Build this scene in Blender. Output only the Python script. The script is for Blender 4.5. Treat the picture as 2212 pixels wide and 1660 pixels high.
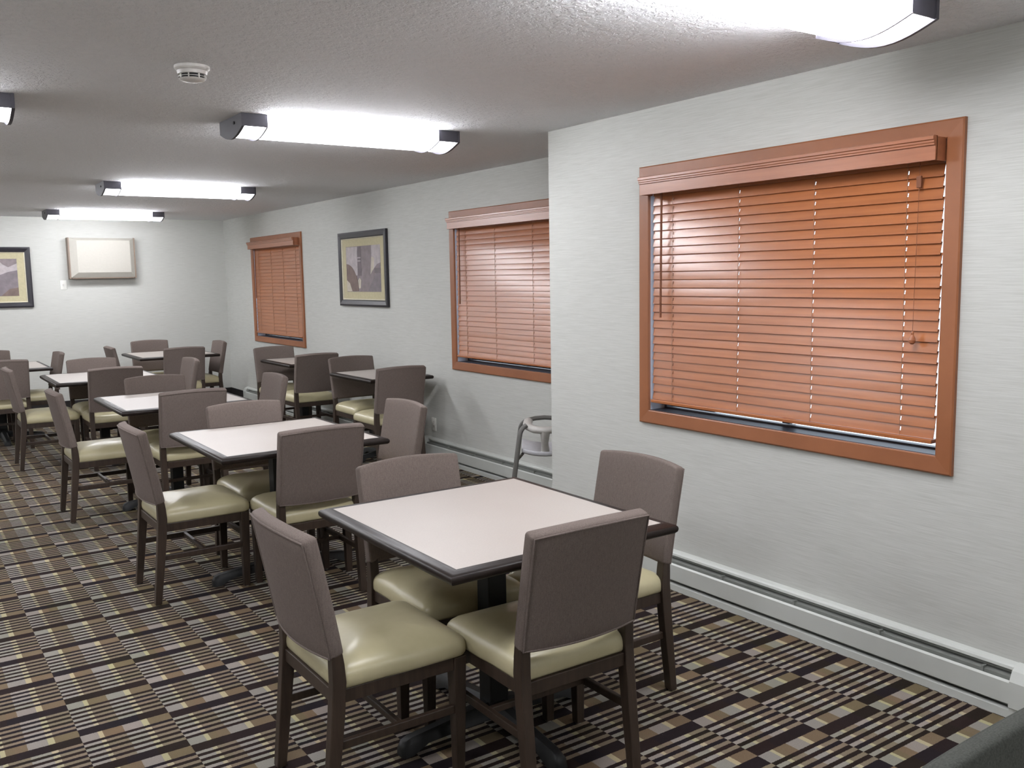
import bpy, bmesh, math, random
from mathutils import Vector, Matrix
random.seed(7)
S = bpy.context.scene
for o in list(bpy.data.objects):
    bpy.data.objects.remove(o, do_unlink=True)
COL = S.collection

# ------------------------------------------------------------------ camera
F_PX, YAW, PITCH, ROLL, CAM_Z = 1970.5, 0.6008, 0.1177, 0.0173, 1.6
cy, sy, cp, sp = math.cos(YAW), math.sin(YAW), math.cos(PITCH), math.sin(PITCH)
fw = Vector((sy * cp, cy * cp, -sp))
r0 = Vector((cy, -sy, 0.0))
d0 = fw.cross(r0)
rt = r0 * math.cos(ROLL) + d0 * math.sin(ROLL)
dn = -r0 * math.sin(ROLL) + d0 * math.cos(ROLL)
cam_d = bpy.data.cameras.new('camera')
cam = bpy.data.objects.new('camera', cam_d)
COL.objects.link(cam)
M3 = Matrix((rt, -dn, -fw)).transposed()
cam.matrix_world = Matrix.Translation((0, 0, CAM_Z)) @ M3.to_4x4()
cam_d.sensor_fit = 'HORIZONTAL'
cam_d.sensor_width = 36.0
cam_d.lens = F_PX / 2212.0 * 36.0
cam_d.clip_start = 0.05
S.camera = cam

# ------------------------------------------------------------------ world, exposure
W = bpy.data.worlds.new('overcast_sky')
S.world = W
W.use_nodes = True
bg = W.node_tree.nodes['Background']
bg.inputs['Color'].default_value = (0.80, 0.88, 1.0, 1)
bg.inputs['Strength'].default_value = 2.6
S.view_settings.view_transform = 'Standard'
S.view_settings.look = 'None'
S.view_settings.gamma = 1.0
S.view_settings.use_curve_mapping = False
S.view_settings.exposure = 0.2
LENS_STRENGTH = 18.0          # the tubes of every ceiling lamp

SIDE_GAIN = 3.0               # upright prismatic sides of the lens throw more light along the ceiling

# ------------------------------------------------------------------ material helpers
def lin(c):
    out = []
    for v in c:
        v = v / 255.0
        out.append(v / 12.92 if v <= 0.04045 else ((v + 0.055) / 1.055) ** 2.4)
    return tuple(out) + (1.0,)

class NT:
    def __init__(self, name):
        self.m = bpy.data.materials.new(name)
        self.m.use_nodes = True
        self.t = self.m.node_tree
        self.b = self.t.nodes['Principled BSDF']
    def n(self, kind, **kw):
        nd = self.t.nodes.new(kind)
        for k, v in kw.items():
            setattr(nd, k, v)
        return nd
    def l(self, a, b):
        self.t.links.new(a, b)
    def math(self, op, a, b=None, c=None):
        nd = self.n('ShaderNodeMath', operation=op)
        for i, v in enumerate((a, b, c)):
            if v is None:
                continue
            if isinstance(v, (int, float)):
                nd.inputs[i].default_value = v
            else:
                self.l(v, nd.inputs[i])
        return nd.outputs[0]
    def mix(self, fac, a, b, blend='MIX'):
        nd = self.n('ShaderNodeMix', data_type='RGBA', blend_type=blend)
        for idx, v in ((0, fac), (6, a), (7, b)):
            if isinstance(v, (int, float)):
                nd.inputs[idx].default_value = v
            elif isinstance(v, tuple):
                nd.inputs[idx].default_value = v
            else:
                self.l(v, nd.inputs[idx])
        return nd.outputs[2]
    def coords(self, scale=(1, 1, 1), src='Object'):
        tc = self.n('ShaderNodeTexCoord')
        mp = self.n('ShaderNodeMapping')
        mp.inputs['Scale'].default_value = scale
        self.l(tc.outputs[src], mp.inputs['Vector'])
        return mp.outputs[0]
    def noise(self, vec, scale, detail=3.0, rough=0.55):
        nd = self.n('ShaderNodeTexNoise')
        nd.inputs['Scale'].default_value = scale
        nd.inputs['Detail'].default_value = detail
        nd.inputs['Roughness'].default_value = rough
        self.l(vec, nd.inputs['Vector'])
        return nd.outputs['Fac']
    def ramp(self, fac, stops, interp='LINEAR'):
        nd = self.n('ShaderNodeValToRGB')
        cr = nd.color_ramp
        cr.interpolation = interp
        while len(cr.elements) < len(stops):
            cr.elements.new(0.5)
        for e, (p, c) in zip(cr.elements, stops):
            e.position = p
            e.color = c
        self.l(fac, nd.inputs[0])
        return nd.outputs[0]
    def bump(self, h, strength=0.3, dist=0.01):
        nd = self.n('ShaderNodeBump')
        nd.inputs['Strength'].default_value = strength
        nd.inputs['Distance'].default_value = dist
        self.l(h, nd.inputs['Height'])
        self.l(nd.outputs[0], self.b.inputs['Normal'])
    def set(self, color=None, rough=None, metal=None, spec=None, coat=None):
        if color is not None:
            if isinstance(color, tuple):
                self.b.inputs['Base Color'].default_value = color
            else:
                self.l(color, self.b.inputs['Base Color'])
        if rough is not None:
            self.b.inputs['Roughness'].default_value = rough
        if metal is not None:
            self.b.inputs['Metallic'].default_value = metal
        if spec is not None:
            self.b.inputs['Specular IOR Level'].default_value = spec
        if coat is not None:
            self.b.inputs['Coat Weight'].default_value = coat
            self.b.inputs['Coat Roughness'].default_value = 0.25
        return self

def plain(name, rgb, rough=0.5, metal=0.0, spec=0.5, var=0.06, nscale=40.0):
    t = NT(name)
    v = t.coords()
    f = t.noise(v, nscale)
    a = tuple(max(0, c * (1 - var)) for c in lin(rgb)[:3]) + (1,)
    b = tuple(min(1, c * (1 + var)) for c in lin(rgb)[:3]) + (1,)
    t.set(t.ramp(f, [(0.3, a), (0.7, b)]), rough, metal, spec)
    return t.m

MAT = {}
# wallpaper: fine horizontal grasscloth lines
def wall_mat(name, scale):
    t = NT(name)
    v = t.coords(scale)
    f = t.noise(v, 1.0, 4.0, 0.65)
    v2 = t.coords((1, 1, 1))
    f2 = t.noise(v2, 0.9, 2.0)
    c1 = t.ramp(f, [(0.30, lin((182, 183, 177))), (0.52, lin((195, 196, 191))), (0.72, lin((204, 205, 200)))])
    t.set(c1, 0.6, 0, 0.3)
    t.bump(f, 0.12, 0.0015)
    return t.m
MAT['wall_y'] = wall_mat('wallpaper_side', (7, 7, 420))
MAT['wall_x'] = MAT['wall_y']
# knockdown ceiling
t = NT('textured_ceiling')
v = t.coords()
f = t.noise(v, 34.0, 4.0, 0.6)
f2 = t.noise(v, 110.0, 2.0)
hh = t.math('ADD', t.ramp(f, [(0.44, (0, 0, 0, 1)), (0.56, (1, 1, 1, 1))]), t.math('MULTIPLY', f2, 0.5))
t.set(lin((237, 238, 241)), 0.85, 0, 0.15)
t.bump(hh, 0.75, 0.006)
MAT['ceiling'] = t.m
# patterned carpet -----------------------------------------------------
t = NT('patterned_carpet')
geo = t.n('ShaderNodeNewGeometry')
sep = t.n('ShaderNodeSeparateXYZ')
t.l(geo.outputs['Position'], sep.inputs[0])
mp = t.n('ShaderNodeMapping')
t.l(geo.outputs['Position'], mp.inputs['Vector'])
fz1 = t.n('ShaderNodeTexNoise'); fz1.inputs['Scale'].default_value = 260.0; fz1.inputs['Detail'].default_value = 1.0
t.l(mp.outputs[0], fz1.inputs['Vector'])
sepn = t.n('ShaderNodeSeparateXYZ')
t.l(fz1.outputs['Color'], sepn.inputs[0])
px = t.math('ADD', sep.outputs[0], t.math('MULTIPLY', t.math('SUBTRACT', sepn.outputs[0], 0.5), 0.0045))
py = t.math('ADD', sep.outputs[1], t.math('MULTIPLY', t.math('SUBTRACT', sepn.outputs[1], 0.5), 0.0045))
CW, PP = 0.3038, 0.3007
uu = t.math('DIVIDE', t.math('SUBTRACT', px, 0.4545 - 40 * CW), CW)
vv = t.math('DIVIDE', t.math('SUBTRACT', 1.668 + 80 * PP, py), PP)
col = t.math('FLOOR', uu)
uf = t.math('FRACT', uu)
vf = t.math('FRACT', vv)
vrow = t.math('FLOOR', vv)
b0, b1 = 0.180, 0.366
si = t.math('FLOOR', t.math('DIVIDE', t.math('SUBTRACT', vf, b1), (1 - b1) / 10.0))
is_band = t.math('LESS_THAN', vf, b0)
is_str = t.math('GREATER_THAN', vf, b1)
ridx = t.math('ADD', t.math('MULTIPLY', is_str, t.math('ADD', si, 2.0)),
              t.math('MULTIPLY', t.math('SUBTRACT', 1.0, t.math('MAXIMUM', is_band, is_str)), 1.0))
par = t.math('MODULO', t.math('ADD', ridx, col), 2.0)       # 0 dark, 1 coloured
light = t.math('GREATER_THAN', par, 0.5)
grey, cream, brown = lin((137, 133, 126)), lin((170, 161, 130)), lin((112, 98, 78))
blk = t.ramp(uf, [(0.0, grey), (0.185, cream), (0.235, brown), (0.46, grey), (0.67, cream), (0.74, brown)], 'CONSTANT')
# every woven cell has its own cast: brown or olive
wn = t.n('ShaderNodeTexWhiteNoise', noise_dimensions='3D')
cmb = t.n('ShaderNodeCombineXYZ')
t.l(col, cmb.inputs[0]); t.l(t.math('ADD', t.math('MULTIPLY', vrow, 13.0), t.math('FLOOR', t.math('DIVIDE', ridx, 2.0))), cmb.inputs[1])
t.l(t.math('FLOOR', t.math('MULTIPLY', uf, 3.0)), cmb.inputs[2])
t.l(cmb.outputs[0], wn.inputs['Vector'])
cast = t.ramp(wn.outputs['Value'], [(0.0, (0.93, 0.97, 0.86, 1)), (0.5, (1, 1, 1, 1)), (1.0, (1.06, 0.97, 0.96, 1))])
blk = t.mix(1.0, blk, cast, 'MULTIPLY')
# thin stripes read a little paler than the blocks
blk = t.mix(t.math('MULTIPLY', is_str, 0.16), blk, lin((172, 165, 153)))
drk = t.ramp(wn.outputs['Value'], [(0.0, lin((36, 30, 24))), (0.5, lin((42, 31, 29))), (1.0, lin((33, 28, 32)))])
carp = t.mix(light, drk, blk)
pile = t.n('ShaderNodeTexNoise'); pile.inputs['Scale'].default_value = 420.0; pile.inputs['Detail'].default_value = 2.0
t.l(mp.outputs[0], pile.inputs['Vector'])
carp = t.mix(1.0, carp, t.ramp(pile.outputs['Fac'], [(0.3, (0.78, 0.78, 0.78, 1)), (0.7, (1.1, 1.1, 1.1, 1))]), 'MULTIPLY')
t.set(carp, 0.95, 0, 0.1)
t.bump(pile.outputs['Fac'], 0.5, 0.004)
MAT['carpet'] = t.m
# woven upholstery
t = NT('taupe_upholstery')
v = t.coords((1, 1, 1))
wv = t.noise(v, 420.0, 2.0)
slub = t.noise(t.coords((260, 260, 36)), 1.0, 2.0)
f = t.math('ADD', t.math('MULTIPLY', wv, 0.65), t.math('MULTIPLY', slub, 0.35))
t.set(t.ramp(f, [(0.3, lin((94, 84, 79))), (0.7, lin((121, 110, 104)))]), 0.9, 0, 0.15)
t.bump(f, 0.3, 0.001)
MAT['fabric'] = t.m
t = NT('dark_grey_upholstery')
f = t.noise(t.coords(), 300.0, 2.0)
t.set(t.ramp(f, [(0.3, lin((62, 64, 60))), (0.7, lin((80, 82, 77)))]), 0.9, 0, 0.1)
MAT['grey_fabric'] = t.m
# cream vinyl
t = NT('cream_vinyl')
v = t.coords()
f = t.noise(v, 9.0, 3.0)
t.set(t.ramp(f, [(0.25, lin((176, 168, 134))), (0.75, lin((190, 182, 149)))]), 0.32, 0, 0.5)
t.bump(t.noise(v, 260.0, 2.0), 0.06, 0.001)
MAT['vinyl'] = t.m
# dark stained wood
def wood(name, a, b, scale, rough, coat=None, spec=0.5):
    t = NT(name)
    f = t.noise(t.coords(scale), 1.0, 4.0, 0.6)
    t.set(t.ramp(f, [(0.25, lin(a)), (0.75, lin(b))]), rough, 0, spec, coat)
    return t.m
MAT['dark_wood'] = wood('espresso_wood', (44, 34, 27), (64, 51, 42), (60, 60, 5), 0.42)
MAT['edge_wood'] = wood('table_edge_wood', (27, 21, 19), (41, 33, 29), (25, 25, 60), 0.40, None, 0.25)
MAT['slat'] = wood('cherry_slat', (150, 88, 47), (171, 104, 59), (60, 2.2, 60), 0.33, 0.4)
MAT['casing'] = wood('cherry_casing', (132, 80, 48), (152, 95, 60), (40, 3, 3), 0.42)
MAT['valance'] = wood('cherry_valance', (143, 87, 56), (163, 101, 67), (40, 2.5, 60), 0.36, 0.3)
# laminate
t = NT('speckled_laminate')
v = t.coords()
f = t.noise(v, 180.0, 2.0)
f2 = t.noise(v, 3.0, 2.0)
cc = t.mix(0.5, t.ramp(f, [(0.3, lin((170, 163, 156))), (0.7, lin((181, 174, 167)))]), t.ramp(f2, [(0.3, lin((172, 163, 156))), (0.7, lin((179, 172, 165)))]))
t.set(cc, 0.42, 0, 0.4)
MAT['laminate'] = t.m
MAT['iron'] = plain('black_cast_iron', (26, 27, 28), 0.5, 0.0, 0.4, 0.2)
MAT['white_plastic'] = plain('white_plastic', (222, 222, 216), 0.4)
MAT['detector'] = plain('detector_plastic', (206, 203, 198), 0.45)
MAT['vent_dark'] = plain('vent_dark', (28, 28, 30), 0.7)
MAT['glide'] = plain('nylon_glide', (170, 165, 155), 0.4)
MAT['heater'] = plain('heater_enamel', (196, 199, 194), 0.4, 0.0, 0.4, 0.03, 6.0)
MAT['heater_in'] = plain('heater_fins', (128, 131, 126), 0.55, 0.1)
MAT['base_black'] = plain('black_rubber_base', (24, 20, 20), 0.5)
MAT['fix_metal'] = plain('dark_grey_lamp_metal', (74, 72, 80), 0.45, 0.2)
MAT['frame_black'] = plain('black_frame', (40, 38, 44), 0.35)
MAT['frame_lip'] = plain('pale_gilt_lip', (206, 200, 178), 0.35, 0.2)
MAT['mat_board'] = plain('cream_mat_board', (186, 178, 146), 0.85)
MAT['panel_cream'] = plain('cream_panel', (176, 173, 164), 0.5, 0, 0.4, 0.02)
MAT['panel_edge'] = plain('taupe_wood_edge', (122, 106, 92), 0.5)
MAT['hc_dark'] = plain('grey_plastic_frame', (92, 90, 86), 0.45)
MAT['hc_light'] = plain('light_grey_plastic', (182, 179, 174), 0.4)
MAT['hc_seat'] = plain('pale_grey_seat', (190, 190, 194), 0.4)
MAT['cord'] = plain('brown_cord', (120, 72, 46), 0.7)
MAT['ladder'] = plain('ladder_string', (150, 110, 84), 0.8)
MAT['jamb'] = plain('painted_jamb', (176, 180, 192), 0.5)
MAT['sash'] = plain('dark_vinyl_sash', (52, 52, 62), 0.45)
for nm, c in (('art_mid', (134, 124, 126)), ('art_pale', (178, 170, 172)), ('art_dark', (114, 105, 108)),
              ('art_brown', (120, 104, 98)), ('art_cream', (190, 182, 168)), ('art_violet', (126, 118, 122))):
    MAT[nm] = plain(nm, c, 0.7, 0, 0.3, 0.14, 14.0)
# lamp diffuser
t = NT('lit_acrylic_lens')
t.set(lin((240, 240, 245)), 0.4)
t.b.inputs['Emission Color'].default_value = (0.95, 0.955, 1.0, 1)
t.b.inputs['Emission Strength'].default_value = LENS_STRENGTH
MAT['lens'] = t.m
t = NT('lit_acrylic_lens_side')
t.set(lin((240, 240, 245)), 0.4)
t.b.inputs['Emission Color'].default_value = (0.95, 0.955, 1.0, 1)
t.b.inputs['Emission Strength'].default_value = LENS_STRENGTH * SIDE_GAIN
MAT['lens_side'] = t.m
# window pane
t = NT('window_glass')
tr = t.n('ShaderNodeBsdfTransparent'); tr.inputs[0].default_value = (0.93, 0.96, 0.97, 1)
gl = t.n('ShaderNodeBsdfGlossy'); gl.inputs['Roughness'].default_value = 0.02
fr = t.n('ShaderNodeFresnel'); fr.inputs[0].default_value = 1.45
mx = t.n('ShaderNodeMixShader')
t.l(fr.outputs[0], mx.inputs[0]); t.l(tr.outputs[0], mx.inputs[1]); t.l(gl.outputs[0], mx.inputs[2])
t.l(mx.outputs[0], t.t.nodes['Material Output'].inputs['Surface'])
MAT['glass'] = t.m

# ------------------------------------------------------------------ mesh helpers
class MB:
    """collects shapes, links them as one mesh object"""
    def __init__(self):
        self.v, self.f, self.mi = [], [], []
        self.cur = 0
    def add(self, verts, faces, xf=None):
        o = len(self.v)
        for p in verts:
            p = Vector(p)
            self.v.append(xf @ p if xf else p)
        for f in faces:
            self.f.append([i + o for i in f])
            self.mi.append(self.cur)
        return self
    def box(self, x0, x1, y0, y1, z0, z1, xf=None):
        vs = [(x, y, z) for z in (z0, z1) for y in (y0, y1) for x in (x0, x1)]
        fs = [(0, 2, 3, 1), (4, 5, 7, 6), (0, 1, 5, 4), (2, 6, 7, 3), (0, 4, 6, 2), (1, 3, 7, 5)]
        return self.add(vs, fs, xf)
    def prism(self, poly, a0, a1, axis='x', xf=None):
        """poly of 2-D points swept along an axis: x -> (y,z), y -> (x,z), z -> (x,y)"""
        def pt(p, a):
            return {'x': (a, p[0], p[1]), 'y': (p[0], a, p[1]), 'z': (p[0], p[1], a)}[axis]
        n = len(poly)
        vs = [pt(p, a0) for p in poly] + [pt(p, a1) for p in poly]
        fs = [tuple(range(n))[::-1], tuple(range(n, 2 * n))]
        fs += [(i, (i + 1) % n, n + (i + 1) % n, n + i) for i in range(n)]
        return self.add(vs, fs, xf)
    def rings(self, rings, cap0=True, cap1=True, xf=None):
        n = len(rings[0])
        vs, fs = [], []
        for r in rings:
            vs += list(r)
        for k in range(len(rings) - 1):
            for i in range(n):
                fs.append((k * n + i, k * n + (i + 1) % n, (k + 1) * n + (i + 1) % n, (k + 1) * n + i))
        if cap0:
            fs.append(tuple(range(n))[::-1])
        if cap1:
            fs.append(tuple(range((len(rings) - 1) * n, len(rings) * n)))
        return self.add(vs, fs, xf)
    def tube(self, pts, r, n=8, closed=False, xf=None, flat=1.0):
        pts = [Vector(p) for p in pts]
        m = len(pts)
        rr = r if isinstance(r, (list, tuple)) else [r] * m
        rings = []
        up = None
        for i, p in enumerate(pts):
            a = pts[(i - 1) % m] if (closed or i > 0) else p
            b = pts[(i + 1) % m] if (closed or i < m - 1) else p
            d = (b - a).normalized()
            if up is None:
                up = Vector((0, 0, 1)) if abs(d.z) < 0.9 else Vector((1, 0, 0))
            s = d.cross(up)
            if s.length < 1e-6:
                s = d.orthogonal()
            s.normalize()
            up = s.cross(d).normalized()
            rings.append([p + (s * math.cos(q) + up * math.sin(q) * flat) * rr[i] for q in (2 * math.pi * k / n for k in range(n))])
        if closed:
            rings.append(rings[0])
            return self.rings(rings, False, False, xf)
        return self.rings(rings, True, True, xf)
    def lathe(self, prof, n=24, xf=None):
        rings = [[(r * math.cos(2 * math.pi * k / n), r * math.sin(2 * math.pi * k / n), z) for k in range(n)] for r, z in prof]
        return self.rings(rings, True, True, xf)
    def rframe(self, w, d, prof, xf=None):
        """profile (outward offset, z) swept round a w x d rectangle with mitred corners"""
        rings = []
        for o, z in prof:
            hx, hy = w / 2 + o, d / 2 + o
            rings.append([(-hx, -hy, z), (hx, -hy, z), (hx, hy, z), (-hx, hy, z)])
        rings.append(rings[0])
        return self.rings(rings, False, False, xf)
    def rbox(self, h, r, seg=(4, 4, 4), k=3, fn=None, xf=None):
        ax = []
        for a in range(3):
            e = [-h[a] + r * (1 - math.cos(i / k * math.pi / 2)) for i in range(k)]
            inn = [-h[a] + r + (2 * h[a] - 2 * r) * i / seg[a] for i in range(seg[a] + 1)]
            ax.append(e + inn + [-q for q in e[::-1]])
        idx, vs, fs = {}, [], []
        def vid(i, j, l):
            key = (i, j, l)
            if key not in idx:
                p = Vector((ax[0][i], ax[1][j], ax[2][l]))
                q = Vector([max(-(h[a] - r), min(h[a] - r, p[a])) for a in range(3)])
                dv = p - q
                p = q + dv.normalized() * r if dv.length > 1e-9 else p
                idx[key] = len(vs)
                vs.append(fn(p) if fn else p)
            return idx[key]
        n = [len(a) - 1 for a in ax]
        for l, flip in ((0, True), (n[2], False)):
            for i in range(n[0]):
                for j in range(n[1]):
                    q = [vid(i, j, l), vid(i + 1, j, l), vid(i + 1, j + 1, l), vid(i, j + 1, l)]
                    fs.append(q[::-1] if flip else q)
        for j, flip in ((0, False), (n[1], True)):
            for i in range(n[0]):
                for l in range(n[2]):
                    q = [vid(i, j, l), vid(i + 1, j, l), vid(i + 1, j, l + 1), vid(i, j, l + 1)]
                    fs.append(q[::-1] if flip else q)
        for i, flip in ((0, True), (n[0], False)):
            for j in range(n[1]):
                for l in range(n[2]):
                    q = [vid(i, j, l), vid(i, j + 1, l), vid(i, j + 1, l + 1), vid(i, j, l + 1)]
                    fs.append(q[::-1] if flip else q)
        return self.add(vs, fs, xf)
    def build(self, name, mats, parent=None, smooth=None, bevel=None, label=None):
        me = bpy.data.meshes.new(name)
        me.from_pydata([tuple(p) for p in self.v], [], self.f)
        mats = mats if isinstance(mats, (list, tuple)) else [mats]
        for m in mats:
            me.materials.append(MAT[m])
        for p, i in zip(me.polygons, self.mi):
            p.material_index = i
        bm = bmesh.new(); bm.from_mesh(me)
        bmesh.ops.recalc_face_normals(bm, faces=bm.faces)
        if bevel:
            es = [e for e in bm.edges if len(e.link_faces) == 2 and e.calc_face_angle(0) > math.radians(35)]
            bmesh.ops.bevel(bm, geom=es, offset=bevel, segments=2, profile=0.5, affect='EDGES', clamp_overlap=True)
        bm.to_mesh(me); bm.free()
        if smooth:
            for p in me.polygons:
                p.use_smooth = True
            me.set_sharp_from_angle(angle=math.radians(smooth))
        ob = bpy.data.objects.new(name, me)
        COL.objects.link(ob)
        if parent:
            ob.parent = parent
        if label:
            ob['label'] = label
        return ob

def thing(name, label, cat, loc=(0, 0, 0), rz=0.0, group=None):
    o = bpy.data.objects.new(name, None)
    o.empty_display_size = 0.1
    COL.objects.link(o)
    o.location = loc
    o.rotation_euler = (0, 0, rz)
    o['label'] = label
    o['category'] = cat
    if group:
        o['group'] = group
    return o
def tag(o, label, cat, group=None):
    o['label'] = label
    o['category'] = cat
    if group:
        o['group'] = group
    return o
def struct(o, label=None, cat=None):
    o['kind'] = 'structure'
    if label:
        o['label'] = label
    if cat:
        o['category'] = cat
    return o
def copy_tree(o, parent=None):
    c = o.copy()
    COL.objects.link(c)
    if parent:
        c.parent = parent
    for ch in list(o.children):
        copy_tree(ch, c)
    return c

# ------------------------------------------------------------------ the room
XN, XF, YC, YB, HC = 3.2553, 3.9422, 4.336, 12.712, 2.427
XL, YR = -3.6, -2.8
WIN_Z0, WIN_Z1, CW_ = 0.8269, 2.1399, 0.068       # outer edges of the casings
WINS = [('window_1', XN, 1.8336, 3.5443), ('window_2', XF, 4.86, 6.6186), ('window_3', XF, 9.881, 11.580)]

m = MB(); m.box(XL - .2, XF + .3, YR - .2, YB + .2, -0.1, 0.0)
struct(m.build('floor', 'carpet'), 'carpet with staggered blocks of thin brown, grey, cream and black stripes', 'floor')
m = MB(); m.box(XL - .2, XF + .3, YR - .2, YB + .2, HC, HC + 0.1)
struct(m.build('ceiling', 'ceiling'), 'grey white ceiling with rough knockdown texture', 'ceiling')

def wall_along_y(name, x, y0, y1, holes, thick, label):
    ys = sorted({y0, y1} | {h[0] for h in holes} | {h[1] for h in holes})
    zs = sorted({0.0, HC} | {h[2] for h in holes} | {h[3] for h in holes})
    solid = {}
    for i in range(len(ys) - 1):
        for k in range(len(zs) - 1):
            yc, zc = (ys[i] + ys[i + 1]) / 2, (zs[k] + zs[k + 1]) / 2
            solid[i, k] = not any(h[0] < yc < h[1] and h[2] < zc < h[3] for h in holes)
    m = MB()
    xa, xb = x, x + thick
    for (i, k), s in solid.items():
        if not s:
            continue
        a, b, c, d = ys[i], ys[i + 1], zs[k], zs[k + 1]
        for xx in (xa, xb):
            m.add([(xx, a, c), (xx, b, c), (xx, b, d), (xx, a, d)], [(0, 1, 2, 3)])
        for (di, dk), q in (((-1, 0), [(a, c), (a, d)]), ((1, 0), [(b, c), (b, d)]), ((0, -1), [(a, c), (b, c)]), ((0, 1), [(a, d), (b, d)])):
            if not solid.get((i + di, k + dk), False):
                (p0, q0), (p1, q1) = q
                m.add([(xa, p0, q0), (xb, p0, q0), (xb, p1, q1), (xa, p1, q1)], [(0, 1, 2, 3)])
    ob = m.build(name, 'wall_y')
    bm = bmesh.new(); bm.from_mesh(ob.data)
    bmesh.ops.remove_doubles(bm, verts=bm.verts, dist=1e-5)
    bmesh.ops.recalc_face_normals(bm, faces=bm.faces)
    bm.to_mesh(ob.data); bm.free()
    return struct(ob, label, 'wall')

def hole(y0, y1):
    i = CW_ - 0.012
    return (y0 + i, y1 - i, WIN_Z0 + i, WIN_Z1 - i)
wall_along_y('wall_right_near', XN, YR, YC, [hole(1.8336, 3.5443)], 0.2, 'pale grey grasscloth wall jutting forward around the largest window')
wall_along_y('wall_right', XF, YC - 0.1, YB + 0.2, [hole(4.86, 6.6186), hole(9.881, 11.580)], 0.2, 'pale grey grasscloth wall with two windows and a picture')
m = MB(); m.box(XN + 0.2, XF, YC - 0.1, YC, 0, HC)
struct(m.build('wall_return', 'wall_x'), 'short return wall behind the jutting corner', 'wall')
m = MB(); m.box(XL - .2, XF + 0.2, YB, YB + 0.2, 0, HC)
struct(m.build('wall_back', 'wall_x'), 'pale grey back wall with cream panel box', 'wall')
m = MB(); m.box(XL - .2, XL, YR, YB, 0, HC)
struct(m.build('wall_left', 'wall_x'))
m = MB(); m.box(XL - .2, XN + .3, YR - .2, YR, 0, HC)
struct(m.build('wall_front', 'wall_x'))
# black cove base where there is no heater
m = MB()
m.prism([(YB, 0), (YB, 0.12), (YB - .006, 0.12), (YB - .008, .02), (YB - .02, 0)], XL, XF, 'x')
struct(m.build('baseboard_back', 'base_black'), 'black rubber cove base along the back wall', 'baseboard')
m = MB()
for a, b in ((12.02, YB - .02), (7.15, 8.3)):
    m.prism([(XF, 0), (XF, 0.12), (XF - .006, 0.12), (XF - .008, .02), (XF - .02, 0)], a, b, 'y')
struct(m.build('baseboard_right', 'base_black'), 'black rubber cove base beside the far corner', 'baseboard')

# ------------------------------------------------------------------ windows and blinds
def window(name, x, y0, y1, label):
    root = thing(name, label, 'window', (x, (y0 + y1) / 2, WIN_Z0))
    root['kind'] = 'structure'
    w, h = y1 - y0, WIN_Z1 - WIN_Z0
    # local frame plane: first axis along y, second along z, third towards the room (-x)
    xf = Matrix(((0, 0, -1, 0), (1, 0, 0, 0), (0, 1, 0, h / 2), (0, 0, 0, 1)))
    m = MB()
    m.rframe(w - 2 * CW_, h - 2 * CW_, [(0, 0), (0, .012), (.004, .015), (CW_ - .006, .019), (CW_, .015), (CW_, 0)], xf)
    m.build('casing', 'casing', root, bevel=None)
    m = MB()   # jamb lining of the recess
    m.rframe(w - 2 * CW_, h - 2 * CW_, [(0, 0.0), (0, -.16), (.011, -.16), (.011, 0.0)], xf)
    m.build('jamb', 'jamb', root)
    m = MB(); m.box(-.0, .16, -w / 2 + CW_, w / 2 - CW_, CW_ - .002, CW_ + .002)
    m.build('sill', 'sash', root)
    m = MB()
    iw, ih = w - 2 * CW_, h - 2 * CW_
    m.rframe(iw - .036, ih - .036, [(0, -.10), (0, -.145), (.0179, -.145), (.0179, -.10)], xf @ Matrix.Translation((0, -.009, 0)))
    m.box(.10, .145, -.02, .02, CW_ + .015, h - CW_ - .015)
    s = m.build('sash', 'sash', root)
    m = MB(); m.box(.121, .125, -iw / 2 + .012, iw / 2 - .012, CW_ + .012, h - CW_ - .012)
    m.build('pane', 'glass', root)
    return root
window('window_1', *WINS[0][1:], 'largest window with wide cherry wood casing, nearest the camera')
window('window_2', *WINS[1][1:], 'middle cherry cased window partly hidden by the jutting wall corner')
window('window_3', *WINS[2][1:], 'farthest cherry cased window, beside the back corner')

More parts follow.
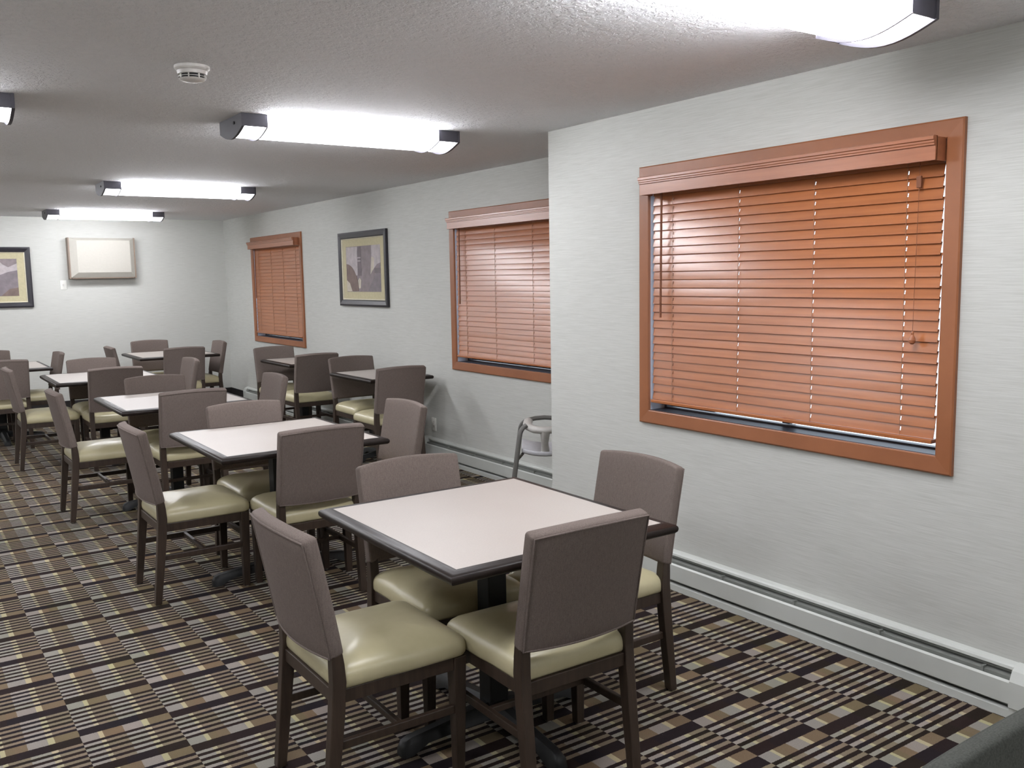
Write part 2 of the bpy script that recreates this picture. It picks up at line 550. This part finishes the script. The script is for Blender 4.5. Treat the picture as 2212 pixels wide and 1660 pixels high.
def blind(x, y0, y1, label, ladders, wand_far=True, pull=True):
    """2 inch wood blind: slats, valance, bottom rail, ladder strings, wand and pull cord"""
    root = thing('wood_blind', label, 'window blind', (x, (y0 + y1) / 2, 1.98), 0, 'wooden blinds')
    w = y1 - y0 - 2 * CW_
    hw = w / 2 - .0165
    ZT, ZB = 0.035, 0.938 - 1.98
    xc = 0.008                       # plane of the slats, just inside the casing
    n = 25
    pitch = (ZT - 0.02 - (ZB + .03)) / n
    wd = 0.050
    ny = sorted(l - (y0 + y1) / 2 for l in ladders)
    m = MB()
    for i in range(n):
        zc = ZT - .03 - pitch * (i + .5)
        tl = math.radians(77.0 + random.uniform(-2.2, 1.8))
        yo = random.uniform(-.002, .002)
        sag = random.uniform(-.0008, .0008)
        # cross direction: upper edge leans to the window, lower edge to the room
        cx, cz = math.cos(tl), math.sin(tl)
        def P(s, th):
            bow = -.0007 * (1 - (2 * s / wd) ** 2)
            nx, nz = -cz, cx
            return (xc + s * cx + nx * (th - bow), zc + s * cz + nz * (th - bow) + sag)
        def strip(ya, yb, s0, s1, k=5):
            prof = [P(s0 + (s1 - s0) * j / k, .0014) for j in range(k + 1)] + [P(s1 - (s1 - s0) * j / k, -.0014) for j in range(k + 1)]
            m.prism(prof, ya, yb, 'y')
        cuts = [-hw + yo] + [q for l in ny for q in (l - .0026, l + .0026)] + [hw + yo]
        for j in range(0, len(cuts), 2):
            strip(cuts[j], cuts[j + 1], -wd / 2, wd / 2)
        for l in ny:
            strip(l - .0026, l + .0026, -wd / 2, -.008, 2)
            strip(l - .0026, l + .0026, .007, wd / 2, 2)
    m.build('slats', 'slat', root, smooth=40)
    m = MB()
    m.box(xc - .024, xc + .024, -hw, hw, ZB, ZB + .016)
    m.build('bottom_rail', 'slat', root, bevel=.003)
    m = MB(); m.box(.004, .056, -hw, hw, ZT - .028, ZT + .015)
    m.build('head_rail', 'slat', root)
    m = MB()                          # moulded valance with returns at both ends
    vw = w / 2 - .004
    prof = [(-.078, 0.0), (-.078, .052), (-.086, .054), (-.086, .060), (-.089, .063), (-.089, .070), (-.094, .073), (-.094, .084), (-.088, .088), (-.066, .088), (-.066, 0.0)]
    m.prism([(a, b + .012) for a, b in prof], -vw, vw, 'y')
    for s in (-1, 1):
        m.box(-.070, -.0005, s * vw - (.012 if s > 0 else 0), s * vw + (.012 if s < 0 else 0), .012, .096)
    m.build('valance', 'valance', root)
    lad = MB()
    for l in ny:
        for dx in (-.0085,):
            lad.tube([(xc + dx, l, ZT), (xc + dx, l, ZB + .01)], .0011, 5)
    lad.build('ladder_string', 'ladder', root)
    yw = hw - .085
    m = MB(); m.tube([(-.022, yw, .03), (-.026, yw + .002, -.60)], .0055, 8)
    m.tube([(.02, yw, .035), (-.022, yw, .03)], .002, 6)
    m.build('tilt_wand', 'cord', root)
    if pull:
        yp = -hw + .085
        m = MB(); m.tube([(-.012, yp, .03), (-.026, yp, -.62)], .0012, 6)
        cd = m.build('pull_cord', 'cord', root)
        m = MB(); m.lathe([(.004, .0), (.006, -.006), (.005, -.014), (.010, -.024), (.0125, -.034), (.011, -.044), (.005, -.050)], 14, Matrix.Translation((-.026, yp, -.615)))
        m.build('tassel', 'valance', cd)
        m = MB(); m.rbox((.006, .010, .022), .003, (1, 1, 1), 2, None, Matrix.Translation((-.014, yp, -.055)))
        m.build('cord_lock', 'cord', cd)
    return root
blind(XN, 1.8336, 3.5443, 'closed cherry wood blind on the largest window, with pull cord and tassel', [3.32, 2.895, 2.483, 2.06])
blind(XF, 4.86, 6.6186, 'closed cherry wood blind partly hidden behind the jutting wall corner', [6.39, 5.96, 5.46, 5.08])
blind(XF, 9.881, 11.580, 'farthest closed cherry wood blind, beside the back corner', [11.35, 10.90, 10.5, 10.1], pull=False)

# ------------------------------------------------------------------ ceiling lamps
LP = [(y, z) for y, z in
      [(-.17, 0), (-.17, -.057)] + [(-.17 + .34 * (i / 12), -.057 - .043 * math.sin(math.pi * i / 12)) for i in range(1, 12)] + [(.17, -.057), (.17, 0)]]
LAMP_L = 1.26
def scale_prof(p, g):
    return [(y * (1 + g / .17), z - (g if z < -.001 else 0)) for y, z in p]
def make_lamp():
    root = thing('ceiling_light', '', 'ceiling light', (0, 0, HC), 0, 'wraparound ceiling lights')
    m = MB(); m.prism(scale_prof(LP, -.004), -LAMP_L / 2 + .012, LAMP_L / 2 - .012, 'x')
    for fi, f in enumerate(m.f):
        ys_ = [m.v[i].y for i in f]
        if len(f) == 4 and max(ys_) - min(ys_) < .001:
            m.mi[fi] = 1
    m.build('diffuser', ['lens', 'lens_side'], root, smooth=40)
    for s in (-1, 1):
        x1 = s * LAMP_L / 2
        m = MB()
        m.prism(scale_prof(LP, .007), x1, x1 - s * .014, 'x')                       # end plate
        xi = x1 - s * .135
        for q in (-1, 1):                                                           # dark side cheeks
            m.box(min(xi, x1 - s * .01), max(xi, x1 - s * .01), min(q * .168, q * .173), max(q * .168, q * .173), -.063, 0)
        # thin hoop at the inner end of the cap
        a, b = scale_prof(LP, .005)[1:-1], scale_prof(LP, -.006)[1:-1]
        hoop = a + b[::-1]
        for i in range(len(a) - 1):
            quad = [a[i], a[i + 1], b[i + 1], b[i]]
            m.prism(quad, xi, xi + s * .007, 'x')
        cap = m.build('end_cap', 'fix_metal', root)
        m = MB()
        m.tube([(x1, -.06, -.035), (x1 + s * .004, -.06, -.035)], .008, 10)
        m.build('screw', 'vent_dark', cap)
    return root
lamp0 = make_lamp()
lamps = [
    (2.12, 1.83, 'wraparound ceiling light nearest the camera, cropped by the top of the photo'),
    (2.165, 4.74, 'wraparound ceiling light between the smoke detector and the jutting wall corner'),
    (2.19, 8.27, 'third wraparound ceiling light of the row, over the third dining table'),
    (2.21, 11.55, 'farthest wraparound ceiling light, in front of the cream wall panel'),
    (-.085, 4.76, 'wraparound ceiling light cropped by the left edge, only its dark end showing'),
    (-.10, 1.60, 'wraparound ceiling light left of the camera, outside the photo'),
    (-.10, 8.2, 'wraparound ceiling light beyond the left edge, level with the third dining table'),
    (-.10, 11.55, 'wraparound ceiling light beyond the left edge, nearest the back wall'),
    (-2.4, 3.2, 'wraparound ceiling light of an added, unseen leftmost row, nearer one'),  # leftmost row of lamps is added, unseen, to brighten the left of the ceiling
    (-2.4, 7.2, 'wraparound ceiling light of an added, unseen leftmost row, middle one'),
    (-2.4, 11.0, 'wraparound ceiling light of an added, unseen leftmost row, by the back wall'),
    (2.0, -1.4, 'wraparound ceiling light behind the camera on the right'),
]
for i, (x, y, lb) in enumerate(lamps):
    o = lamp0 if i == 0 else copy_tree(lamp0)
    o.location = (x, y, HC)
    o['label'] = lb

# smoke detector
sd = thing('smoke_detector', 'round white smoke detector on the ceiling', 'smoke detector', (1.06, 3.70, HC))
m = MB(); m.lathe([(.066, 0), (.066, -.010), (.060, -.016), (.056, -.018)], 32); m.build('mounting_base', 'detector', sd, smooth=40)
m = MB(); m.lathe([(.057, -.018), (.054, -.031), (.051, -.032)], 32); m.lathe([(.050, -.047), (.047, -.050), (.040, -.055), (.02, -.057), (.001, -.057)], 32)
for k in range(8):
    a = 2 * math.pi * (k + .3) / 8
    m.box(.045, .0515, -.002, .002, -.049, -.031, Matrix.Rotation(a, 4, 'Z'))
m.lathe([(.052, -.0395), (.0515, -.0415), (.0505, -.0415), (.0505, -.0395)], 32)
m.build('cover', 'detector', sd, smooth=40)
m = MB(); m.lathe([(.046, -.030), (.045, -.049)], 24); m.build('sensing_chamber', 'vent_dark', sd)

# ------------------------------------------------------------------ baseboard heaters
def heater(x, y0, y1, label, breaks=()):
    root = thing('baseboard_heater', label, 'heater', (x - .002, (y0 + y1) / 2, 0))
    L = (y1 - y0) / 2
    m = MB()        # back plate, sloping hood and foot
    m.prism([(0, .012), (0, .192), (-.004, .194), (-.027, .188), (-.034, .182), (-.036, .172), (-.033, .172), (-.030, .180), (-.024, .183), (-.006, .187), (-.006, .020), (-.046, .020), (-.060, .012)], -L, L, 'y')
    m.prism([(-.046, .0), (-.060, .0), (-.060, .030), (-.050, .036), (-.046, .036)], -L, L, 'y')
    m.build('housing', 'heater', root)
    m = MB(); m.prism([(-.058, .050), (-.066, .056), (-.068, .134), (-.060, .141), (-.056, .137), (-.060, .130), (-.060, .060), (-.054, .054)], -L + .10, L - .10, 'y')
    m.build('front_panel', 'heater', root)
    m = MB()
    m.box(-.050, -.006, -L + .1, L - .1, .060, .150)
    y = -L + .2
    while y < L - .15:
        m.box(-.056, -.034, y, y + .008, .132, .160)
        y += .42
    m.build('heating_fins', 'heater_in', root)
    for s in (-1, 1):
        m = MB()
        ya, yb = (L - .10, L) if s > 0 else (-L, -L + .10)
        m.prism([(0, .0), (0, .1945), (-.027, .189), (-.050, .176), (-.0685, .140), (-.0685, .045), (-.062, .04), (-.062, 0)], ya, yb, 'y')
        m.build('end_cap', 'heater', root)
    return root
heater(XN, 1.46, 4.30, 'long white baseboard heater under the largest window')
heater(XF, 4.36, 7.13, 'white baseboard heater under the middle window, beside the wall outlet')
heater(XF, 8.30, 12.00, 'white baseboard heater behind the far window table')

# ------------------------------------------------------------------ wall things
def plate(name, label, cat, loc, xf, kind):
    root = thing(name, label, cat, loc)
    m = MB(); m.rbox((.036, .058, .003), .0028, (1, 1, 1), 2, None, xf); m.build('cover_plate', 'white_plastic', root, smooth=40)
    if kind == 'outlet':
        for dz in (-.02, .02):
            m = MB(); m.rbox((.014, .015, .0035), .003, (1, 1, 1), 2, None, xf @ Matrix.Translation((0, dz, .001)))
            rc = m.build('socket', 'detector', root)
            m = MB()
            for dx in (-.005, .005):
                m.box(dx - .001, dx + .001, dz - .004 + .003, dz + .004 + .003, .003, .0052, xf)
            m.build('slot', 'vent_dark', rc)
    else:
        m = MB(); m.rbox((.008, .014, .006), .002, (1, 1, 1), 2, None, xf); m.build('toggle', 'detector', root)
    return root
to_back = Matrix(((1, 0, 0, 0), (0, 0, -1, 0), (0, 1, 0, 0), (0, 0, 0, 1)))       # local z towards -y
to_side = Matrix(((0, 0, -1, 0), (1, 0, 0, 0), (0, 1, 0, 0), (0, 0, 0, 1)))       # local z towards -x
plate('wall_outlet', 'white wall outlet just above the baseboard heater', 'outlet', (XF - .003, 6.98, .31), to_side, 'outlet')
plate('light_switch', 'white switch plate below left of the cream panel', 'light switch', (1.896, YB - .003, 1.586), to_back, 'switch')

def picture(label, loc, xf, w, h, shapes):
    root = thing('framed_picture', label, 'picture', loc, 0)
    fwid = .062
    m = MB(); m.rframe(w - 2 * fwid, h - 2 * fwid, [(0, .004), (0, .016), (.010, .022), (.045, .030), (fwid, .026), (fwid, .0), (.02, 0)], xf)
    m.build('frame', 'frame_black', root)
    m = MB(); m.rframe(w - 2 * fwid - .024, h - 2 * fwid - .024, [(0, .004), (.002, .012), (.012, .018), (.013, .004)], xf)
    m.build('gilt_lip', 'frame_lip', root)
    iw, ih = w - 2 * fwid - .02, h - 2 * fwid - .02
    m = MB(); m.box(-iw / 2, iw / 2, -ih / 2, ih / 2, .002, .007, xf)
    m.build('mat_board', 'mat_board', root)
    pw, ph = w - 2 * fwid - .18, h - 2 * fwid - .16
    m = MB()
    names = []
    for i, (mn, poly) in enumerate(shapes):
        if mn not in names:
            names.append(mn)
        m.cur = names.index(mn)
        z = .0075 + .0003 * i
        m.prism([(a * pw / 2, b * ph / 2) for a, b in poly], .007, z, 'z', xf)
    m.build('print', names, root)
    return root
def arc(x0, x1, y0, y1, n=10, up=True):
    return [(x0 + (x1 - x0) * i / n, y0 + (y1 - y0) * math.sin(math.pi / 2 * i / n)) for i in range(n + 1)]
full = [(-1, -1), (1, -1), (1, 1), (-1, 1)]
art1 = [('art_mid', full),
        ('art_pale', [(-1, 1), (-1, .25), (-.8, .18), (-.62, 0), (-.5, .55), (-.5, 1)]),
        ('art_cream', [(-.66, .45), (-.5, .52), (-.42, -.25), (-.62, 0)]),
        ('art_violet', [(-1, -.98)] + [(-.25, -.98)] + [(-.25 - .75 * math.sin(math.pi / 2 * i / 10), -.98 + 1.2 * math.sin(math.pi / 2 * (i / 10))) for i in range(1, 11)]),
        ('art_dark', [(-1, .02), (-.65, .02), (-.65, -.2), (-1, -.2)]),
        ('art_dark', [(.1, .98), (.3, .98), (.3, -.3), (.1, -.3)]),
        ('art_pale', [(.12, .52), (.3, .52), (.3, .47), (.12, .47)]),
        ('art_pale', [(.12, .38), (.3, .38), (.3, .33), (.12, .33)]),
        ('art_pale', [(.3, .98), (.98, .98), (.98, .25), (.4, -.28), (.32, -.28)]),
        ('art_brown', [(.98, .24)] + [(.98 - .7 * math.sin(math.pi / 2 * i / 8), .24 - 1.2 * (1 - math.cos(math.pi / 2 * i / 8))) for i in range(1, 9)] + [(.98, -.98)]),
        ('art_cream', [(.12, -.5), (.2, -.38), (.3, -.5), (.26, -.85), (.16, -.85)]),
        ('art_cream', [(.66, -.98), (.8, -.62), (.98, -.48), (.98, -.98)])]
picture('black framed abstract arch print hanging between the two right wall windows', (XF - .001, 8.305, 1.697), to_side, 1.08, .735, art1)
art2 = [('art_pale', full),
        ('art_cream', [(-1, 1), (.2, 1), (-.2, .35), (-1, .1)]),
        ('art_mid', [(.45, 1), (1, 1), (1, .75), (.75, .55), (.6, .7)]),
        ('art_violet', [(-.3, -1), (1, -1), (1, .38), (.75, .3), (.45, .1), (.15, -.25), (-.05, -.6)]),
        ('art_dark', [(-1, -1), (-.3, -1), (-.3, -.55), (-1, -.3)]),
        ('art_brown', [(.5, -1), (1, -1), (1, -.55), (.75, -.62)])]
picture('black framed abstract print on the back wall, cropped by the left edge', (1.005, YB - .001, 1.69), to_back, 1.08, .735, art2)

# cream panel box on the back wall
pb = thing('wall_panel_box', 'cream raised panel box with brown sides on the back wall', 'wall box', (2.352, YB - .001, 1.918))
m = MB()
w2, h2 = .395, .256
m.box(-w2, -w2 + .017, -.13, 0, -h2, h2); m.box(w2 - .017, w2, -.13, 0, -h2, h2)
m.box(-w2 + .024, w2 - .024, -.13, 0, -h2, -h2 + .012); m.box(-w2 + .024, w2 - .024, -.12, 0, -h2 + .012, h2 - .01)
m.build('box_sides', 'panel_edge', pb)
m = MB()
r0_ = [(-.378, -.243), (.378, -.243), (.378, .252), (-.378, .252)]
r2_ = [(-.305, -.185), (.330, -.185), (.330, .222), (-.305, .222)]
m.rings([[(a, -.1201, b) for a, b in r0_], [(a, -.130, b) for a, b in r0_], [(a, -.170, b) for a, b in r2_], [(a * .98, -.173, b * .97) for a, b in r2_]])
m.build('raised_panel', 'panel_cream', pb)

# ------------------------------------------------------------------ dining chair
SEAT_Z, TOP_Z = .405, .876
def make_chair(fabric='fabric', crown=.012, bow=.029, grow=1.0):
    root = thing('dining_chair', '', 'chair', (0, 0, 0), 0, 'dining chairs')
    # cushion: rounded square, domed
    def outline(sx, sy, r, n=5):
        pts = []
        for cx, cyy, a0 in ((sx - r, sy - r, 0), (-sx + r, sy - r, 90), (-sx + r, -sy + r, 180), (sx - r, -sy + r, 270)):
            for k in range(n + 1):
                a = math.radians(a0 + 90 * k / n)
                pts.append((cx + r * math.cos(a), cyy + r * math.sin(a)))
        out = []
        for i in range(len(pts)):        # densify the long sides
            p, q = pts[i], pts[(i + 1) % len(pts)]
            out.append(p)
            if math.dist(p, q) > .08:
                for j in range(1, 6):
                    out.append((p[0] + (q[0] - p[0]) * j / 6, p[1] + (q[1] - p[1]) * j / 6))
        return out
    base = outline(.2165, .2275, .036)
    prof = [(.96, .404), (.985, .407), (1.0, .414), (1.004, .427), (1.001, .440), (.988, .451), (.955, .462), (.89, .4735), (.78, .4845), (.63, .4935), (.45, .4995), (.26, .503), (.09, .504)]
    m = MB()
    yc = .0295
    m.rings([[(x * s * (1 - .02 * (1 if y < 0 else 0)), y * s + yc, z) for x, y in base] for s, z in prof])
    m.build('seat', 'vinyl', root, smooth=60)
    # padded back
    ZP = .508
    TH, H2 = .0225, (TOP_Z - ZP) / 2
    def deform(p):
        t_ = max(0.0, (p.z + H2) / (2 * H2))
        s_ = p.x / .222
        wid = .2205 + .001 * t_
        x = s_ * wid * grow
        y = -.190 - .070 * t_ ** 1.08 - bow * (1 - s_ * s_) + p.y
        z = ZP + 2 * H2 * t_ + (crown * (1 - s_ * s_) * max(0, t_ - .5) * 2) + .010 * (1 - s_ * s_) * max(0, .5 - t_) * -0.6
        z += p.y * .26
        return Vector((x, y, z))
    m = MB(); m.rbox((.222, TH, H2), .013, (12, 1, 10), 3, deform)
    bk = m.build('backrest', fabric, root, smooth=60)
    # welt round the rear face
    m = MB()
    loop = []
    hx, hz, yr = .2145, H2 - .0075, -TH - .0002
    N = 14
    for i in range(N):
        loop.append((-hx + 2 * hx * i / N, -hz))
    for i in range(N):
        loop.append((hx, -hz + 2 * hz * i / N))
    for i in range(N):
        loop.append((hx - 2 * hx * i / N, hz))
    for i in range(N):
        loop.append((-hx, hz - 2 * hz * i / N))
    m.tube([deform(Vector((a, yr, b))) for a, b in loop], .0034, 6, True)
    m.build('piping', fabric, bk, smooth=60)
    # legs
    for s in (-1, 1):
        m = MB()
        cl = [(-.232, .004, .032), (-.212, .18, .038), (-.196, .33, .043), (-.188, .43, .043), (-.190, .485, .039), (-.192, .515, .034), (-.198, .56, .024)]
        rg = []
        for y, z, wd in cl:
            rg.append([(s * .201 - .018, y - wd / 2, z), (s * .201 + .018, y - wd / 2, z), (s * .201 + .018, y + wd / 2, z), (s * .201 - .018, y + wd / 2, z)])
        m.rings(rg)
        lg = m.build('leg', 'dark_wood', root, bevel=.003)
        m = MB(); m.lathe([(.011, .0), (.012, .003), (.012, .006)], 12, Matrix.Translation((s * .201, -.232, 0))); m.build('glide', 'glide', lg)
        m = MB()
        rg = []
        for y, z, wd in ((.221, .004, .031), (.224, .25, .040), (.225, .404, .044)):
            rg.append([(s * .190 - wd / 2, y - wd / 2, z), (s * .190 + wd / 2, y - wd / 2, z), (s * .190 + wd / 2, y + wd / 2, z), (s * .190 - wd / 2, y + wd / 2, z)])
        m.rings(rg)
        lg = m.build('leg', 'dark_wood', root, bevel=.003)
        m = MB(); m.lathe([(.011, .0), (.012, .003), (.012, .006)], 12, Matrix.Translation((s * .190, .221, 0))); m.build('glide', 'glide', lg)
    m = MB()
    for s in (-1, 1):
        m.prism([(-.172, .362), (.203, .362), (.203, .4045), (-.172, .4045)], s * .196 - .011, s * .196 + .011, 'x')
    m.box(-.168, .168, .214, .236, .362, .4045)
    m.box(-.183, .183, -.204, -.182, .362, .4045)
    m.build('apron', 'dark_wood', root, bevel=.002)
    for s in (-1, 1):
        m = MB(); m.box(s * .194 - .009, s * .194 + .009, -.190, .206, .216, .244)
        m.build('stretcher', 'dark_wood', root, bevel=.003)
    m = MB(); m.box(-.186, .186, .008, .026, .220, .242)
    m.build('stretcher', 'dark_wood', root, bevel=.003)
    return root
chair0 = make_chair()
R90 = math.pi / 2
# facing: A +x (back to the aisle), B +y (back to the camera), C -y, D -x
FACE = {'A': -R90, 'B': 0.0, 'C': math.pi, 'D': R90}
CH = 'taupe dining chair with cream seat '
chairs = [
    ('A', 1.195, 2.60, CH + 'on the aisle side of the nearest table'),
    ('B', 1.672, 2.305, CH + 'in front of the nearest table, back to camera'),
    ('C', 1.678, 2.94, CH + 'under the far edge of the nearest table'),
    ('D', 2.160, 2.640, CH + 'between the nearest table and largest window'),
    ('A', 1.245, 4.840, CH + 'on the aisle side of the second table'),
    ('B', 1.725, 4.432, CH + 'turned from camera at the second table'),
    ('C', 1.720, 5.068, CH + 'facing camera across the second table'),
    ('D', 2.220, 4.725, CH + 'on the window side of the second table'),
    ('A', 1.170, 6.830, CH + 'on the aisle side of the third table'),
    ('B', 1.660, 6.450, CH + 'turned from camera at the third table'),
    ('C', 1.680, 7.068, CH + 'facing camera across the third table'),
    ('D', 2.185, 6.795, CH + 'on the window side of the third table'),
    ('A', 1.110, 8.980, CH + 'on the aisle side of the fourth table'),
    ('B', 1.600, 8.590, CH + 'turned from camera at the fourth table'),
    ('C', 1.610, 9.235, CH + 'facing camera across the fourth table'),
    ('D', 2.095, 8.800, CH + 'on the window side of the fourth table'),
    ('A', 2.345, 11.12, CH + 'left of the table by the back corner'),
    ('B', 2.705, 10.58, CH + 'turned from camera at the back corner table'),
    ('C', 2.700, 11.65, CH + 'against back wall behind the corner table'),
    ('D', 3.060, 11.09, CH + 'nearest the far window at the corner table'),
    ('B', 0.900, 10.17, CH + 'turned from camera, cropped by left edge'),
    ('C', 0.900, 11.22, CH + 'peeking above the far left table, cropped'),
    ('D', 1.230, 10.66, CH + 'right of the table under the switch plate'),
    ('B', 3.440, 6.870, CH + 'turned from camera at small table by outlet'),
    ('C', 3.550, 7.565, CH + 'facing camera at small table by outlet'),
    ('B', 3.450, 8.650, CH + 'turned from camera at the farther small table'),
    ('C', 3.460, 9.360, CH + 'under the far window at farther small table'),
]
for i, (k, x, y, lb) in enumerate(chairs):
    o = chair0 if i == 0 else copy_tree(chair0)
    o.location = (x, y, 0)
    o.rotation_euler = (0, 0, FACE[k] + math.radians(random.uniform(-.6, .6)))
    o['label'] = lb
near = make_chair('grey_fabric', .002, .004, 1.14)
near.location = (1.455, 0.432, 0)
near.rotation_euler = (0, 0, math.pi)
near['label'] = 'dark grey chair back cropped by the bottom right corner, closest to the camera'

# ------------------------------------------------------------------ tables
HT = .768
def make_table(w, d):
    root = thing('dining_table', '', 'table', (0, 0, 0), 0, 'dining tables')
    e = .042
    m = MB()
    m.rframe(w - 2 * e, d - 2 * e, [(0, HT - .001), (.018, HT), (.026, HT - .0035), (.035, HT - .006), (.041, HT - .012), (e, HT - .020), (.040, HT - .028), (.034, HT - .034), (0, HT - .034)])
    m.build('table_edge', 'edge_wood', root, smooth=50)
    m = MB(); m.box(-w / 2 + e, w / 2 - e, -d / 2 + e, d / 2 - e, HT - .030, HT - .0008)
    m.build('table_top', 'laminate', root)
    m = MB()
    m.box(-.20, .20, -.03, .03, HT - .052, HT - .034); m.box(-.03, .03, -.20, .20, HT - .052, HT - .034)
    m.build('support_plate', 'iron', root)
    m = MB(); m.box(-.038, .038, -.038, .038, .06, HT - .05)
    m.build('column', 'iron', root, bevel=.004)
    m = MB()
    ax, ay = min(.40, w / 2 - .06), min(.40, d / 2 - .05)
    for a, L in ((0, ax), (90, ay), (180, ax), (270, ay)):
        rg = []
        for t_, hw_, z0, z1 in ((0, .045, .045, .105), (.35, .036, .040, .085), (.75, .031, .030, .066), (.90, .033, .004, .060), (.97, .030, 0, .050), (1.0, .020, .0, .030)):
            x = t_ * L
            rg.append([(x, -hw_, z0), (x, hw_, z0), (x, hw_ * .8, (z0 + z1) / 2 + .01), (x, hw_ * .45, z1), (x, -hw_ * .45, z1), (x, -hw_ * .8, (z0 + z1) / 2 + .01)])
        m.rings(rg, xf=Matrix.Rotation(math.radians(a), 4, 'Z'))
    m.build('base', 'iron', root, smooth=40)
    return root
sq = make_table(.885, .953)
TB = 'square pale topped dining table '
tables = [
    (1.695, 2.622, 'nearest the camera in the middle row'),
    (1.700, 4.750, 'second from the camera in the middle row'),
    (1.665, 6.758, 'third from the camera in the middle row'),
    (1.585, 8.918, 'fourth from the camera in the middle row'),
    (2.740, 11.10, 'in the back corner under the farthest ceiling light'),
    (0.925, 10.66, 'cropped by the left edge, below the switch plate'),
]
for i, (x, y, lb) in enumerate(tables):
    o = sq if i == 0 else copy_tree(sq)
    o.location = (x, y, 0)
    o['label'] = TB + lb
sm = make_table(.60, .84)
sm.location = (3.565, 7.25, 0)
sm['label'] = 'small two seat table against the right wall, below the framed picture'
s2 = copy_tree(sm)
s2.location = (3.56, 9.06, 0)
s2['label'] = 'small two seat table against the right wall, nearer the far window'

# ------------------------------------------------------------------ high chair behind the wall corner
hc = thing('high_chair', 'grey plastic high chair half hidden behind the jutting wall corner', 'high chair', (3.485, 4.716, 0), -math.atan2(3.4, 4.7))
hc.scale = (1, 1, .915)
def bez(p0, p1, p2, n=8):
    return [Vector(p0) * (1 - t) ** 2 + Vector(p1) * 2 * t * (1 - t) + Vector(p2) * t * t for t in (i / n for i in range(n + 1))]
for sx in (-1, 1):
    for sy_ in (-1, 1):
        m = MB()
        pts = [Vector((sx * .245, sy_ * .205, .0)), Vector((sx * .165, sy_ * .125, .62))] + bez((sx * .160, sy_ * .12, .655), (sx * .150, sy_ * .112, .695), (sx * .118, sy_ * .10, .712), 5)
        m.tube(pts, [.016] * 2 + [.016] * 6, 10)
        lg = m.build('leg', 'hc_dark', hc, smooth=50)
        m = MB(); m.rbox((.022, .022, .012), .006, (1, 1, 1), 2, None, Matrix.Translation((sx * .245, sy_ * .205, .012))); m.build('foot_pad', 'hc_dark', lg)
m = MB()
m.tube([(-.12, .10, .712), (-.06, .125, .722), (0, .13, .726), (.06, .125, .722), (.12, .10, .712)], .016, 10)
m.build('back_rail', 'hc_dark', hc, smooth=50)
m = MB()
lp = [(-.12, .09, .708), (-.125, .0, .702), (-.115, -.07, .694), (-.075, -.125, .684), (0, -.142, .680), (.075, -.125, .684), (.115, -.07, .694), (.125, 0, .702), (.12, .09, .708)]
sm_ = []
for i in range(len(lp) - 1):
    for j in range(4):
        sm_.append(Vector(lp[i]).lerp(Vector(lp[i + 1]), j / 4))
sm_.append(Vector(lp[-1]))
sm_ = [Vector((v.x * .9, v.y, v.z)) for v in sm_]
m.tube(sm_, .031, 10, flat=.8)
m.build('arm_ring', 'hc_light', hc, smooth=60)
m = MB()
m.tube(bez((0, -.138, .672), (-.004, -.135, .60), (0, -.10, .545), 8) + [Vector((0, -.088, .506))], [.034, .032, .029, .027, .025, .024, .024, .025, .027, .030], 10)
m.build('crotch_post', 'hc_light', hc, smooth=60)
m = MB()
def seatfn(p):
    return Vector((p.x, p.y, p.z + .03 * (abs(p.x) / .15) ** 2 - .02 * (1 - (p.y / .13) ** 2) + .02 * max(0, p.y) / .13))
m.rbox((.152, .13, .017), .012, (8, 6, 1), 2, seatfn, Matrix.Translation((0, .0, .512)))
m.build('seat', 'hc_seat', hc, smooth=60)
m = MB()
for sx in (-1, 1):
    m.tube([(sx * .186, -.15, .44), (sx * .186, .15, .44)], .012, 8)
    m.tube([(sx * .145, -.10, .51), (sx * .186, -.0, .44)], .010, 8)
m.build('side_brace', 'hc_dark', hc, smooth=50)
